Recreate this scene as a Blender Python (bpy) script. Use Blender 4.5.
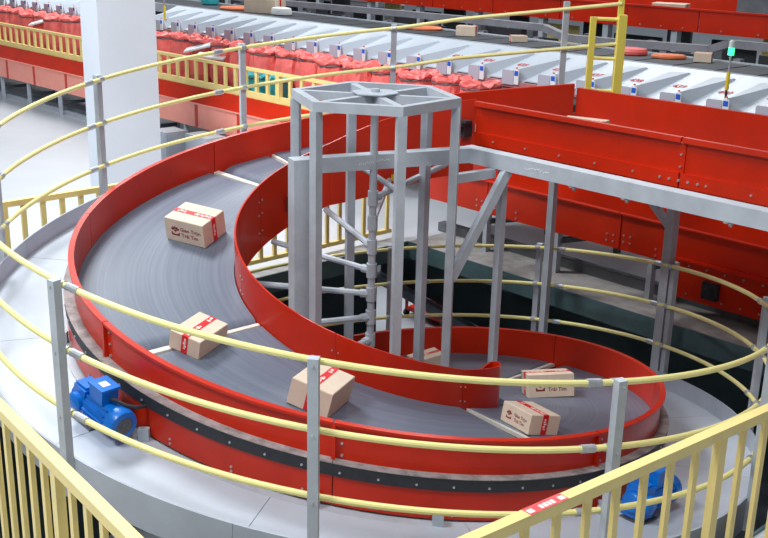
import bpy, math, random
from math import pi, cos, sin, radians, sqrt, hypot
from mathutils import Vector, Matrix
for o in list(bpy.data.objects): bpy.data.objects.remove(o)
SC = bpy.context.scene
COL = SC.collection
random.seed(7)

# ------------------------------------------------------------------ camera, world, lamps, exposure
cam = bpy.data.cameras.new('camera'); cam.sensor_width = 36.0; cam.lens = 1064.83 / 768 * 36.0
cam.clip_end = 200
CAM = bpy.data.objects.new('camera', cam); COL.objects.link(CAM)
def set_camera(loc, pitch, roll, yaw):
    fw = Vector((sin(yaw) * cos(pitch), cos(yaw) * cos(pitch), -sin(pitch)))
    r = fw.cross(Vector((0, 0, 1))).normalized(); u = r.cross(fw)
    r2 = r * cos(roll) + u * sin(roll); u2 = r2.cross(fw)
    CAM.matrix_world = Matrix(((r2.x, u2.x, -fw.x, loc[0]), (r2.y, u2.y, -fw.y, loc[1]), (r2.z, u2.z, -fw.z, loc[2]), (0, 0, 0, 1)))
set_camera((0, -7.0096, 1.4452), 0.31057, 0.02416, 0.0094)
SC.camera = CAM

wd = bpy.data.worlds.new('world'); SC.world = wd; wd.use_nodes = True
bg = wd.node_tree.nodes['Background']
bg.inputs[0].default_value = (0.93, 0.97, 1.0, 1); bg.inputs[1].default_value = 0.2
def lamp(name, loc, size, power, target=None, col=(0.97, 0.985, 1.0)):
    L = bpy.data.lights.new(name, 'AREA'); L.shape = 'RECTANGLE'; L.size = size[0]; L.size_y = size[1]
    L.energy = power; L.color = col
    o = bpy.data.objects.new(name, L); COL.objects.link(o); o.location = loc
    d = (Vector(target) - Vector(loc)) if target else Vector((0, 0, -1))
    o.rotation_euler = d.to_track_quat('-Z', 'Y').to_euler()
    return o
E1_ = Vector((cos(radians(-47)), sin(radians(-47)), 0)); E2_ = Vector((sin(radians(47)), cos(radians(47)), 0))
lamp('ceiling_lamp', (-4.0, 3.0, 6.0), (2.0, 2.0), 700)
lamp('ceiling_lamp', (0.6, -4.4, 6.2), (1.6, 1.6), 210)
lamp('ceiling_lamp', (-4.5, -5.0, 6.2), (2.0, 2.0), 560)
lamp('ceiling_lamp', (-5.0, 14.0, 6.5), (4, 4), 720)
lamp('ceiling_lamp', (4.0, 11.0, 6.5), (4, 4), 520)
lamp('lower_level_light', (0.6, 9.4, -2.2), (1.0, 1.0), 45)
lamp('lower_level_light', tuple(E1_ * 1.0 + E2_ * -4.3 + Vector((0, 0, -2.3))), (1.2, 1.2), 30)  # added fill, out of view below the slab, lightens the dark lower wall
SC.view_settings.view_transform = 'Standard'; SC.view_settings.look = 'None'
SC.view_settings.gamma = 1.0; SC.view_settings.use_curve_mapping = False
SC.view_settings.exposure = 0.1

# ------------------------------------------------------------------ materials
def lin(c):
    return tuple((x / 255 / 12.92) if x / 255 <= 0.04045 else ((x / 255 + 0.055) / 1.055) ** 2.4 for x in c) + (1,)
MATS = {}
def mat(name, rgb, rough=0.5, metal=0.0, var=0.0, scale=4.0, bump=0.0, bscale=60, spec=0.5, stretch=None, emit=None, rgb2=None):
    m = bpy.data.materials.new(name); m.use_nodes = True; nt = m.node_tree
    b = nt.nodes['Principled BSDF']
    b.inputs['Base Color'].default_value = lin(rgb); b.inputs['Roughness'].default_value = rough
    b.inputs['Metallic'].default_value = metal; b.inputs['Specular IOR Level'].default_value = spec
    tc = nt.nodes.new('ShaderNodeTexCoord')
    src = tc.outputs['Object']
    if stretch:
        mp = nt.nodes.new('ShaderNodeMapping'); mp.inputs['Scale'].default_value = stretch
        nt.links.new(src, mp.inputs[0]); src = mp.outputs[0]
    if var > 0 or rgb2:
        n = nt.nodes.new('ShaderNodeTexNoise'); n.inputs['Scale'].default_value = scale; n.inputs['Detail'].default_value = 6
        n.inputs['Roughness'].default_value = 0.65
        nt.links.new(src, n.inputs['Vector'])
        mx = nt.nodes.new('ShaderNodeMix'); mx.data_type = 'RGBA'
        rp = nt.nodes.new('ShaderNodeValToRGB')
        rp.color_ramp.elements[0].position = 0.32; rp.color_ramp.elements[1].position = 0.68
        nt.links.new(n.outputs['Fac'], rp.inputs[0]); nt.links.new(rp.outputs[0], mx.inputs['Factor'])
        lo = tuple(max(0, c * (1 - var)) for c in rgb); hi = tuple(min(255, c * (1 + var)) for c in (rgb2 or rgb))
        mx.inputs['A'].default_value = lin(lo); mx.inputs['B'].default_value = lin(hi)
        nt.links.new(mx.outputs['Result'], b.inputs['Base Color'])
    if bump > 0:
        n2 = nt.nodes.new('ShaderNodeTexNoise'); n2.inputs['Scale'].default_value = bscale; n2.inputs['Detail'].default_value = 4
        nt.links.new(src, n2.inputs['Vector'])
        bp = nt.nodes.new('ShaderNodeBump'); bp.inputs['Strength'].default_value = bump; bp.inputs['Distance'].default_value = 0.01
        nt.links.new(n2.outputs['Fac'], bp.inputs['Height']); nt.links.new(bp.outputs[0], b.inputs['Normal'])
    if emit:
        b.inputs['Emission Color'].default_value = lin(emit[0]); b.inputs['Emission Strength'].default_value = emit[1]
    MATS[name] = m
    return m
RED = mat('red_paint', (198, 40, 8), 0.3, var=0.07, scale=1.6, spec=0.4)  # tone noise puts some shading and darker sheen into the red
PINK = mat('salmon_panel', (250, 158, 140), 0.4, var=0.03)
YRAIL = mat('pale_yellow_rail', (238, 231, 156), 0.4, var=0.02)
YFENCE = mat('yellow_fence_paint', (237, 215, 138), 0.45, var=0.03, scale=3)
STEEL = mat('grey_painted_steel', (178, 187, 197), 0.42, var=0.05, scale=6)
GALV = mat('galvanised_steel', (186, 192, 198), 0.35, metal=0.55, var=0.08, scale=14)
DSTEEL = mat('dark_steel', (92, 96, 102), 0.5, var=0.12, scale=5)
DUSTY = mat('dusty_ledge', (146, 140, 140), 0.8, var=0.25, scale=9)
BLACK = mat('black_rubber', (44, 46, 52), 0.6, var=0.1, scale=20)
DECK = mat('pale_grey_deck', (188, 198, 210), 0.45, var=0.035, scale=1.3)
DECK2 = mat('grey_toe_board', (170, 179, 192), 0.5, var=0.05, scale=2)
FLOORM = mat('white_epoxy_floor', (198, 205, 213), 0.35, var=0.03, scale=0.6)
TEAL = mat('teal_slab_edge', (78, 106, 112), 0.55, var=0.12, scale=3)
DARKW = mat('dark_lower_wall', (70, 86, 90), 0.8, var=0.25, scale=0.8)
CONC = mat('grey_concrete', (150, 148, 146), 0.8, var=0.2, scale=2.5)
WHITE = mat('white_column_paint', (214, 222, 232), 0.7, var=0.015, scale=1.0)
CHUTE = mat('white_chute_sheet', (186, 196, 208), 0.4, var=0.02, scale=2)
LILAC = mat('lilac_grey_plate', (182, 186, 202), 0.5)
LABELW = mat('white_label', (232, 236, 240), 0.6)
LABELB = mat('blue_label', (24, 96, 214), 0.5)
BLUE = mat('blue_motor_paint', (6, 112, 208), 0.3, var=0.06, scale=8)
SACK = mat('coral_sack', (244, 108, 104), 0.45, var=0.12, scale=6, bump=0.5, bscale=18)
SACK2 = mat('teal_sack', (50, 168, 180), 0.5, var=0.1, scale=6, bump=0.5, bscale=18)
CARD = mat('cardboard', (216, 198, 178), 0.75, var=0.03, scale=10)
TAPE = mat('red_tape', (214, 30, 36), 0.35)
TAPEW = mat('white_print', (240, 226, 220), 0.6)
PRINT = mat('maroon_print', (130, 34, 42), 0.6)
CREAM = mat('cream_transfer_plate', (216, 212, 202), 0.5, var=0.04, scale=10)
SIDEF = mat('sorter_dark', (46, 52, 60), 0.6, var=0.1, scale=3)
ORANGE = mat('orange_bag', (232, 128, 84), 0.5, var=0.06)
GREENL = mat('green_lamp', (40, 230, 130), 0.3, emit=((60, 255, 150), 2.2))
CLEAR = mat('pale_lamp_cap', (200, 220, 214), 0.3)
NUMR = mat('red_number_print', (200, 60, 66), 0.6)
BROWNP = mat('dusty_pink_trim', (176, 120, 122), 0.6, var=0.1, scale=6)
TARP = mat('white_dusty_kerb', (196, 198, 196), 0.8, var=0.12, scale=4)
CHROME = mat('bolt_zinc', (200, 202, 206), 0.3, metal=0.7)
MSTEEL = mat('mauve_grey_steel', (134, 134, 142), 0.5, var=0.08, scale=4)
YGATE = mat('bright_yellow_gate', (240, 226, 100), 0.4, var=0.02)
YSTICK = mat('yellow_sticker', (226, 200, 40), 0.5)

def belt_material():
    m = bpy.data.materials.new('grey_curved_belt'); m.use_nodes = True; nt = m.node_tree; N = nt.nodes
    b = N['Principled BSDF']; b.inputs['Roughness'].default_value = 0.42
    tc = N.new('ShaderNodeTexCoord'); sx = N.new('ShaderNodeSeparateXYZ'); nt.links.new(tc.outputs['Object'], sx.inputs[0])
    def M(op, a, b_=None):
        n = N.new('ShaderNodeMath'); n.operation = op
        for i, v in enumerate((a, b_)):
            if v is None: continue
            if isinstance(v, (int, float)): n.inputs[i].default_value = v
            else: nt.links.new(v, n.inputs[i])
        return n.outputs[0]
    r = M('SQRT', M('ADD', M('MULTIPLY', sx.outputs[0], sx.outputs[0]), M('MULTIPLY', sx.outputs[1], sx.outputs[1])))
    th = M('ARCTAN2', sx.outputs[1], sx.outputs[0])
    cb = N.new('ShaderNodeCombineXYZ'); nt.links.new(M('MULTIPLY', r, 55.0), cb.inputs[0]); nt.links.new(M('MULTIPLY', M('SINE', th), 0.8), cb.inputs[1]); nt.links.new(M('MULTIPLY', M('COSINE', th), 0.8), cb.inputs[2])
    n1 = N.new('ShaderNodeTexNoise'); n1.inputs['Scale'].default_value = 1.0; n1.inputs['Detail'].default_value = 5
    nt.links.new(cb.outputs[0], n1.inputs['Vector'])
    n2 = N.new('ShaderNodeTexNoise'); n2.inputs['Scale'].default_value = 2.2; n2.inputs['Detail'].default_value = 3
    nt.links.new(tc.outputs['Object'], n2.inputs['Vector'])
    rp = N.new('ShaderNodeValToRGB'); e = rp.color_ramp.elements
    e[0].position = 0.3; e[0].color = lin((90, 100, 116)); e[1].position = 0.72; e[1].color = lin((113, 123, 139))
    nt.links.new(M('ADD', M('MULTIPLY', n1.outputs['Fac'], 0.7), M('MULTIPLY', n2.outputs['Fac'], 0.3)), rp.inputs[0])
    nt.links.new(rp.outputs[0], b.inputs['Base Color'])
    return m
BELT = belt_material()

# ------------------------------------------------------------------ geometry helpers
HC = -2.0552 / (2 * pi)                       # helix drop per radian (negative)
def hz(t): return HC * (t - pi / 2)           # height of the spiral wall top at angle t
A0 = radians(-47); E1 = Vector((cos(A0), sin(A0), 0)); E2 = Vector((-sin(A0), cos(A0), 0))
def W(a, b, z): return E1 * a + E2 * b + Vector((0, 0, z))
FZ = -1.7                                     # hall floor
LZ = -4.5                                     # lower level floor

class MB:
    def __init__(s): s.v = []; s.f = []
    def add(s, vs, fs):
        n = len(s.v); s.v += [tuple(p) for p in vs]; s.f += [tuple(i + n for i in f) for f in fs]; return s
    def hexa(s, p):    # 8 points: bottom 4 ccw, top 4 ccw
        return s.add(p, [(3, 2, 1, 0), (4, 5, 6, 7), (0, 1, 5, 4), (1, 2, 6, 5), (2, 3, 7, 6), (3, 0, 4, 7)])
    def box(s, x0, x1, y0, y1, z0, z1):
        return s.hexa([(x0, y0, z0), (x1, y0, z0), (x1, y1, z0), (x0, y1, z0), (x0, y0, z1), (x1, y0, z1), (x1, y1, z1), (x0, y1, z1)])
    def abox(s, a0, a1, b0, b1, z0, z1):
        return s.hexa([W(a0, b0, z0), W(a1, b0, z0), W(a1, b1, z0), W(a0, b1, z0), W(a0, b0, z1), W(a1, b0, z1), W(a1, b1, z1), W(a0, b1, z1)])
    def bar(s, p, q, w, h, up=(0, 0, 1)):
        p = Vector(p); q = Vector(q); d = (q - p).normalized(); u = Vector(up)
        x = d.cross(u)
        if x.length < 1e-4: x = d.cross(Vector((1, 0, 0)))
        x.normalize(); u = x.cross(d); x = x * w / 2; u = u * h / 2
        return s.hexa([p - x - u, p + x - u, q + x - u, q - x - u, p - x + u, p + x + u, q + x + u, q - x + u])
    def tube(s, pts, r, n=10, cap=True):
        pts = [Vector(p) for p in pts]; rings = []; prev = None
        for i, p in enumerate(pts):
            d = (pts[min(i + 1, len(pts) - 1)] - pts[max(i - 1, 0)]).normalized()
            if prev is None:
                x = d.cross(Vector((0, 0, 1)))
                if x.length < 1e-3: x = d.cross(Vector((1, 0, 0)))
            else: x = prev - d * prev.dot(d)
            x.normalize(); prev = x; y = d.cross(x)
            rr = r[i] if isinstance(r, (list, tuple)) else r
            rings.append([p + (x * cos(k * 2 * pi / n) + y * sin(k * 2 * pi / n)) * rr for k in range(n)])
        vs = [v for R in rings for v in R]; fs = []
        for i in range(len(rings) - 1):
            for k in range(n):
                a = i * n + k; b = i * n + (k + 1) % n
                fs.append((a, b, b + n, a + n))
        if cap: fs += [tuple(range(n - 1, -1, -1)), tuple((len(rings) - 1) * n + k for k in range(n))]
        return s.add(vs, fs)
    def sweep(s, prof, t0, t1, step=2.5, c=(0, 0), dz=None):
        # closed (R, z) profile swept along the descending spiral from t0 to t1 (degrees)
        n = max(1, int(round(abs(t1 - t0) / step))); m = len(prof); vs = []; fs = []
        for i in range(n + 1):
            t = radians(t0 + (t1 - t0) * i / n); z = hz(t) + (dz(t) if dz else 0)
            for R, zz in prof: vs.append((c[0] + R * cos(t), c[1] + R * sin(t), z + zz))
        for i in range(n):
            for k in range(m):
                a = i * m + k; b = i * m + (k + 1) % m
                fs.append((a, b, b + m, a + m))
        fs += [tuple(range(m - 1, -1, -1)), tuple(n * m + k for k in range(m))]
        return s.add(vs, fs)
    def wall(s, path, th):
        # path of (x, y, ztop, zbot); thickness to the left of travel
        n = len(path); vs = []; fs = []
        for i, (x, y, zt, zb) in enumerate(path):
            a = path[max(i - 1, 0)]; b = path[min(i + 1, n - 1)]
            d = Vector((b[0] - a[0], b[1] - a[1], 0)).normalized(); l = Vector((-d.y, d.x, 0)) * th
            vs += [(x, y, zb), (x + l.x, y + l.y, zb), (x + l.x, y + l.y, zt), (x, y, zt)]
        for i in range(n - 1):
            for k in range(4):
                a = i * 4 + k; b = i * 4 + (k + 1) % 4
                fs.append((a, b, b + 4, a + 4))
        fs += [(3, 2, 1, 0), tuple((n - 1) * 4 + k for k in range(4))]
        return s.add(vs, fs)
    def lathe(s, prof, n=16, o=(0, 0, 0), M=None, wob=None):
        vs = []; fs = []
        for i, (r, z) in enumerate(prof):
            for k in range(n):
                a = 2 * pi * k / n; rr = r * (wob(i, a) if wob else 1)
                p = Vector((rr * cos(a), rr * sin(a), z))
                if M: p = M @ p
                vs.append(p + Vector(o))
        m = len(prof)
        for i in range(m - 1):
            for k in range(n):
                a = i * n + k; b = i * n + (k + 1) % n
                fs.append((a, b, b + n, a + n))
        fs += [tuple(range(n - 1, -1, -1)), tuple((m - 1) * n + k for k in range(n))]
        return s.add(vs, fs)
    def knob(s, p, nrm, r=0.009, h=0.008):
        nrm = Vector(nrm).normalized(); return s.tube([Vector(p) - nrm * 0.004, Vector(p) + nrm * h], [r, r * 0.8], 6)
    def mesh(s, name, m, smooth=False):
        me = bpy.data.meshes.new(name); me.from_pydata(s.v, [], s.f); me.update()
        import bmesh
        bm = bmesh.new(); bm.from_mesh(me); bmesh.ops.recalc_face_normals(bm, faces=bm.faces); bm.to_mesh(me); bm.free()
        if m: me.materials.append(m)
        if smooth:
            try: me.shade_smooth()
            except Exception: pass
            me.set_sharp_from_angle(angle=radians(35))
        return me
    def obj(s, name, m, parent=None, smooth=False):
        return link(name, s.mesh(name, m, smooth), parent)

def link(name, me, parent=None, local=False):
    o = bpy.data.objects.new(name, me); COL.objects.link(o)
    if parent:
        o.parent = parent
        if not local: o.matrix_parent_inverse = basis(parent).inverted()
    return o
def basis(o):
    m = Matrix.Translation(o.location) @ o.rotation_euler.to_matrix().to_4x4()
    if o.parent: m = basis(o.parent) @ o.matrix_parent_inverse @ m
    return m
def tag(o, label, cat, group=None, kind=None):
    if label: o['label'] = label
    if cat: o['category'] = cat
    if group: o['group'] = group
    if kind: o['kind'] = kind
    return o
def thing(name, label, cat, loc=(0, 0, 0), rz=0, group=None):
    o = bpy.data.objects.new(name, None); COL.objects.link(o); o.empty_display_size = 0.1
    o.location = loc; o.rotation_euler = (0, 0, rz)
    return tag(o, label, cat, group)
def struct(name, mb, m):
    o = mb.obj(name, m); o['kind'] = 'structure'; return o
def copy_tree(o, parent=None):
    c = o.copy(); COL.objects.link(c)
    if parent: c.parent = parent
    for ch in o.children: copy_tree(ch, c)
    return c
_txt = {}
def text_mesh(s, size, m, shear=0.0):
    cu = bpy.data.curves.new('lettering', 'FONT'); cu.body = s; cu.size = size; cu.align_x = 'CENTER'; cu.align_y = 'CENTER'
    cu.shear = shear; cu.resolution_u = 2; cu.offset = size * 0.018
    t = bpy.data.objects.new('lettering', cu); COL.objects.link(t)
    dg = bpy.context.evaluated_depsgraph_get(); dg.update()
    me = bpy.data.meshes.new_from_object(t.evaluated_get(dg)); bpy.data.objects.remove(t)
    me.materials.clear(); me.materials.append(m); return me
ORD = ['first', 'second', 'third', 'fourth', 'fifth', 'sixth', 'seventh', 'eighth', 'ninth', 'tenth', 'eleventh', 'twelfth', 'thirteenth',
       'fourteenth', 'fifteenth', 'sixteenth', 'seventeenth', 'eighteenth', 'nineteenth', 'twentieth', 'twenty-first', 'twenty-second', 'twenty-third', 'twenty-fourth', 'twenty-fifth']

# ------------------------------------------------------------------ setting: hall floor with the square opening, lower level
HA0, HA1, HB0, HB1 = -2.5, 2.82, -2.86, 2.8
fl = MB()
for (a0, a1, b0, b1) in ((-60, HA0, -30, 60), (HA1, 40, -30, 60), (HA0, HA1, -30, HB0), (HA0, HA1, HB1, 60)):
    fl.abox(a0, a1, b0, b1, FZ - 0.17, FZ)
struct('floor', fl, FLOORM)
e = MB()
e.abox(HA0, HA1, HB1 - 0.012, HB1 + 0.004, FZ - 0.17, FZ + 0.012); struct('trim_1', e, TEAL)
e = MB(); e.abox(HA0 - 0.004, HA0 + 0.012, HB0, HB1 - 0.012, FZ - 0.17, FZ + 0.012); struct('trim_2', e, TEAL)
e = MB(); e.abox(HA1 - 0.012, HA1 + 0.004, HB0, HB1 - 0.012, FZ - 0.17, FZ + 0.012); struct('trim_3', e, TEAL)
e = MB(); e.abox(HA0 + 0.012, HA1 - 0.012, HB0 - 0.004, HB0 + 0.012, FZ - 0.17, FZ + 0.012); struct('trim_4', e, TEAL)
struct('floor_lower', MB().abox(-25, 25, -20, 30, LZ - 0.2, LZ), FLOORM)
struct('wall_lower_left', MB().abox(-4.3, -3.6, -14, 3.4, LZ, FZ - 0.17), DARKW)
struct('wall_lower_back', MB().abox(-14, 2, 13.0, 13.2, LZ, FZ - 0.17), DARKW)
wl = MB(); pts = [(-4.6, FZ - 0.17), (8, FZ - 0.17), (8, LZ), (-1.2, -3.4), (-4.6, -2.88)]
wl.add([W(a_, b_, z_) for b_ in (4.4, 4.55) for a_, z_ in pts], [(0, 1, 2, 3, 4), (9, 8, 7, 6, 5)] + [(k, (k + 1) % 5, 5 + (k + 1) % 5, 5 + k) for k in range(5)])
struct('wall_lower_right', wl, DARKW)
# dusty concrete strip between the opening and the long conveyor
tag(MB().abox(HA0, 6, HB1 + 0.01, 3.36, FZ - 0.01, FZ + 0.006).obj('floor_strip', CONC), None, None, None, 'structure')

# ------------------------------------------------------------------ spiral conveyor
SP = thing('spiral_conveyor', 'large red-walled spiral belt conveyor winding down through the floor opening', 'conveyor', (0, 0, -2.6))
JOINTS = [116.0, 131.5, 221.0, 310.5, 400.5, 490.0]
HB_ = -0.241
# outer wall panels with a folded lip
OW = [(1.986, 0.0), (2.024, 0.0), (2.024, -0.016), (2.0, -0.016), (2.0, -0.30), (1.986, -0.30)]
SEAMS = [86.0, 131.5, 176.0, 220.0, 264.5, 310.0, 355.0, 400.0, 445.0, 490.0, 535.0]
for a, b in zip(SEAMS[:-1], SEAMS[1:]):
    MB().sweep(OW, a + 0.1, b - 0.1).obj('wall_panel', RED, SP, True)
# straight run of the outer wall up to the feeding conveyor
def P(R, t): return (R * cos(radians(t)), R * sin(radians(t)))
x0, y0 = P(2.0, 86.0)
up = [(x0, y0, hz(radians(86.0)), -0.33), (*P(2.0, 80), hz(radians(80)), -0.30), (0.701, 1.923, 0.139, -0.22), (1.175, 1.86, 0.201, -0.15), (1.618, 1.802, 0.252, -0.1)]
MB().wall(up, -0.014).obj('wall_panel', RED, SP)
MB().wall([(p[0] , p[1] , p[2] + 0.002, p[2] - 0.014) for p in up], 0.03).obj('wall_lip', RED, SP)
# wall stiffener flanges at the seams, each with bolts
bolts = MB()
for t in SEAMS[:-1]:
    MB().sweep([(2.0, -0.018), (2.026, -0.018), (2.026, -0.215), (2.0, -0.215)], t - 0.28, t + 0.28, 0.5).obj('seam_flange', RED, SP)
    for dz in (-0.05, -0.12, -0.19):
        for s_ in (1.2,):
            x, y = P(2.0, t + s_); bolts.knob((x, y, hz(radians(t + s_)) + dz), (x, y, 0), 0.009, 0.01)
# ledge, black band, lower skirt
for a, b in zip(SEAMS[:-1], SEAMS[1:]):
    MB().sweep([(2.0, -0.214), (2.066, -0.210), (2.066, -0.215), (2.0, -0.22)], a + 0.05, b - 0.05).obj('dusty_ledge', DUSTY, SP)
    MB().sweep([(2.04, -0.216), (2.062, -0.216), (2.062, -0.288), (2.04, -0.288)], a, b).obj('rubber_band', BLACK, SP)
    MB().sweep([(2.035, -0.27), (2.052, -0.27), (2.052, -0.462), (2.035, -0.462)], a + 0.08, b - 0.08).obj('skirt_panel', RED, SP, True)
    if a > 100: MB().sweep([(0.95, -0.30), (2.03, -0.30), (2.03, -0.44), (0.95, -0.44)], a, b, 5).obj('underside_pan', DSTEEL, SP)
for k in range(int((535 - 90) / 5.6)):
    t = 92 + k * 5.6
    for R, dz in ((2.06, -0.262), (2.052, -0.41), (2.052, -0.437)):
        if dz < -0.3 and k % 2: continue
        x, y = P(R, t); bolts.knob((x, y, hz(radians(t)) + dz), (x, y, 0), 0.008, 0.008)
# belts between the joints, with rounded noses, and cream transfer plates in the gaps
for a, b in zip(JOINTS[:-1], JOINTS[1:]):
    lo = a + 0.55; hi = b - 1.5
    def nose(t, lo=lo, hi=hi):
        d = math.degrees(t); e = max(0, d - (hi - 3.6)) / 3.6; e2 = max(0, (lo + 1.2) - d) / 1.2
        return -0.085 * (1 - sqrt(max(0, 1 - min(1, e) ** 2))) - 0.02 * (1 - sqrt(max(0, 1 - min(1, e2) ** 2)))
    m = MB(); m.sweep([(0.962, HB_), (1.984, HB_), (1.984, HB_ - 0.05), (0.962, HB_ - 0.05)], lo, hi, 0.75, dz=nose)
    m.obj('belt', BELT, SP, True)
    MB().sweep([(0.965, HB_ - 0.004), (1.982, HB_ - 0.004), (1.982, HB_ - 0.03), (0.965, HB_ - 0.03)], b - 1.05, b + 0.3, 1).obj('transfer_plate', CREAM, SP)
MB().sweep([(0.965, HB_ + 0.001), (1.982, HB_ + 0.001), (1.982, HB_ - 0.03), (0.965, HB_ - 0.03)], 115.7, 116.4, 1).obj('belt_seam', CREAM, SP)
# feeding belt on the straight run
fi = [(*P(0.962, 115.6), -0.378), (*P(0.962, 112), -0.365), (-0.19, 0.957, -0.335), (0.003, 1.037, -0.285), (0.155, 1.098, -0.22), (0.34, 1.172, -0.15), (0.738, 1.056, -0.06)]
fo = [(*P(1.984, 115.6), -0.378), (*P(1.984, 110), -0.355), (*P(1.984, 103), -0.315), (*P(1.984, 96), -0.28), (*P(1.984, 86), -0.22), (0.7, 1.905, -0.12), (1.6, 1.785, -0.035)]
f = MB(); nf = len(fi)
f.add([p for p in fi] + [p for p in fo] + [(p[0], p[1], p[2] - 0.05) for p in fi] + [(p[0], p[1], p[2] - 0.05) for p in fo],
      [q for k in range(nf - 1) for q in ((k, k + 1, nf + k + 1, nf + k), (2 * nf + k, 3 * nf + k, 3 * nf + k + 1, 2 * nf + k + 1), (k, 2 * nf + k, 2 * nf + k + 1, k + 1), (nf + k, nf + k + 1, 3 * nf + k + 1, 3 * nf + k))]
      + [(0, nf, 3 * nf, 2 * nf), (nf - 1, 3 * nf - 1, 4 * nf - 1, 2 * nf - 1)])
f.obj('feed_belt', BELT, SP)
# inner wall panels, then the loop at its lower end and the rising run at its upper end
IR = 0.944
IW = [(IR, 0.019), (IR + 0.012, 0.019), (IR + 0.012, -0.46), (IR, -0.46)]
ISEAM = [112.0, 152.0, 205.0, 256.0, 307.5]
for a, b in zip(ISEAM[:-1], ISEAM[1:]):
    MB().sweep(IW, a + 0.1, b - 0.1, 2).obj('inner_wall_panel', RED, SP, True)
    for dz in (-0.1, -0.2, -0.33):
        for s_ in (1.2, -1.2):
            x, y = P(IR, b + s_); bolts.knob((x, y, hz(radians(b + s_)) + dz), (-x, -y, 0), 0.008, 0.008)
            x, y = P(IR + 0.012, b + s_); bolts.knob((x, y, hz(radians(b + s_)) + dz), (x, y, 0), 0.006, 0.006)
zl = hz(radians(307.6)) + 0.019
path = []
for t in range(0, 27, 2):
    tt = 307.6 + t * 24.4 / 26; x, y = P(IR + 0.012, tt); path.append((x, y, zl - 0.105 * t / 26, hz(radians(tt)) - 0.27))
cr = 0.045; cx, cy = P(IR + 0.012 - cr, 334); zb0 = path[-1][3]
for k in range(1, 13):
    a = radians(332 + k * 14); path.append((cx + cr * cos(a), cy + cr * sin(a), zl - 0.105, zb0))
for t in (325, 318, 311, 304):
    x, y = P(IR + 0.012 - 2 * cr, t); path.append((x, y, zl - 0.105, zb0))
MB().wall(path, 0.012).obj('inner_wall_end', RED, SP, True)
x, y = P(IR, 112)
ri = [(x, y, hz(radians(112)) + 0.019, hz(radians(112)) - 0.46), (-0.191, 0.941, -0.036, -0.565), (0.003, 1.02, 0.038, -0.53), (0.155, 1.081, 0.079, -0.5), (0.34, 1.156, 0.15, -0.45)]
MB().wall(ri[::-1], -0.012).obj('inner_wall_rise', RED, SP)
MB().wall([(0.345, 1.158, 0.152, -0.44), (0.74, 1.037, 0.225, -0.33)], 0.012).obj('inner_wall_link', RED, SP)
d_ = Vector((0.927, 0.375, 0)); p_ = Vector((0.115, 1.050, -0.40))
MB().bar(p_, p_ + d_ * 0.09, 0.006, 0.05).obj('yellow_sticker', YSTICK, SP)
for t_, z_ in ((133, -0.27),):
    x, y = P(IR - 0.02, t_); MB().box(x - 0.03, x + 0.03, y - 0.03, y + 0.03, hz(radians(t_)) + z_ - 0.07, hz(radians(t_)) + z_ + 0.05).obj('sensor', BLACK, SP)
bo = bolts.obj('bolts', CHROME, SP); bo['kind'] = 'stuff'

# ------------------------------------------------------------------ helical deck with toe boards
CO = (0.032, 0.030)
DK = thing('helical_deck', 'pale grey curved sheet-metal deck with upstanding edge around the red spiral', 'deck', (0, 0, -2.7))
ZP, ZK, RK = -0.482, -0.346, 2.639
dseam = [84 + 28.5 * k for k in range(16)]
for a, b in zip(dseam[:-1], dseam[1:]):
    MB().sweep([(2.0, ZP), (RK, ZP), (RK, ZP - 0.02), (2.0, ZP - 0.02)], a + 0.05, b - 0.05, 2.5, CO).obj('deck_plate', DECK, DK, True)
    MB().sweep([(RK, ZK), (RK + 0.012, ZK), (RK + 0.012, ZK - 0.215), (RK, ZK - 0.215)], a + 0.03, b - 0.03, 2.5, CO).obj('toe_board', DECK2, DK, True)
    MB().sweep([(2.05, ZP + 0.006), (2.105, ZP + 0.006), (2.105, ZP), (2.05, ZP)], a, b, 2.5, (0, 0)).obj('gutter_strip', STEEL, DK)
for t in (233.0, 262.0, 280, 200, 310):
    x, y = P(2.09, t); z = hz(radians(t)) + ZP
    MB().hexa([Vector((x, y, z)) + Vector(d) for d in ((-.03, -.02, 0), (.03, -.02, 0), (.03, .02, 0), (-.03, .02, 0), (-.03, -.02, .075), (.03, -.02, .075), (.03, .02, .075), (-.03, .02, .075))]).obj('bracket', STEEL, DK)

# ------------------------------------------------------------------ guard rail on the deck edge
GR = thing('helical_guardrail', 'three-bar pale yellow pipe guardrail on grey posts following the curved deck edge', 'guardrail', (0, 0, -2.8))
RR, RZ, RS = 2.631, 0.580, -0.344
PLIN = [Vector((0.706, 2.587, 0.690)), Vector((1.617, 2.444, 0.808)), Vector((2.075, 2.373, 0.868))]
for i in range(3):
    pts = []
    if i < 2:
        for q in PLIN[::-1]: pts.append(q + Vector((0, 0, RS * i * (1.0 if i == 0 else 0.98))))
    t = 86.0 if i < 2 else 84.0
    while t <= 495:
        x, y = P(RR, t); pts.append(Vector((CO[0] + x, CO[1] + y, hz(radians(t)) + RZ + RS * i))); t += 2.0
    MB().tube(pts, 0.0162, 10).obj('rail', YRAIL, GR, True)
posts = [87.9, 117.3, 147.5, 176.2, 204.5, 233.8, 263.7, 295.3, 325.8, 356.8, 386.0, 416.7, 447.5, 477.5]
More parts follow.
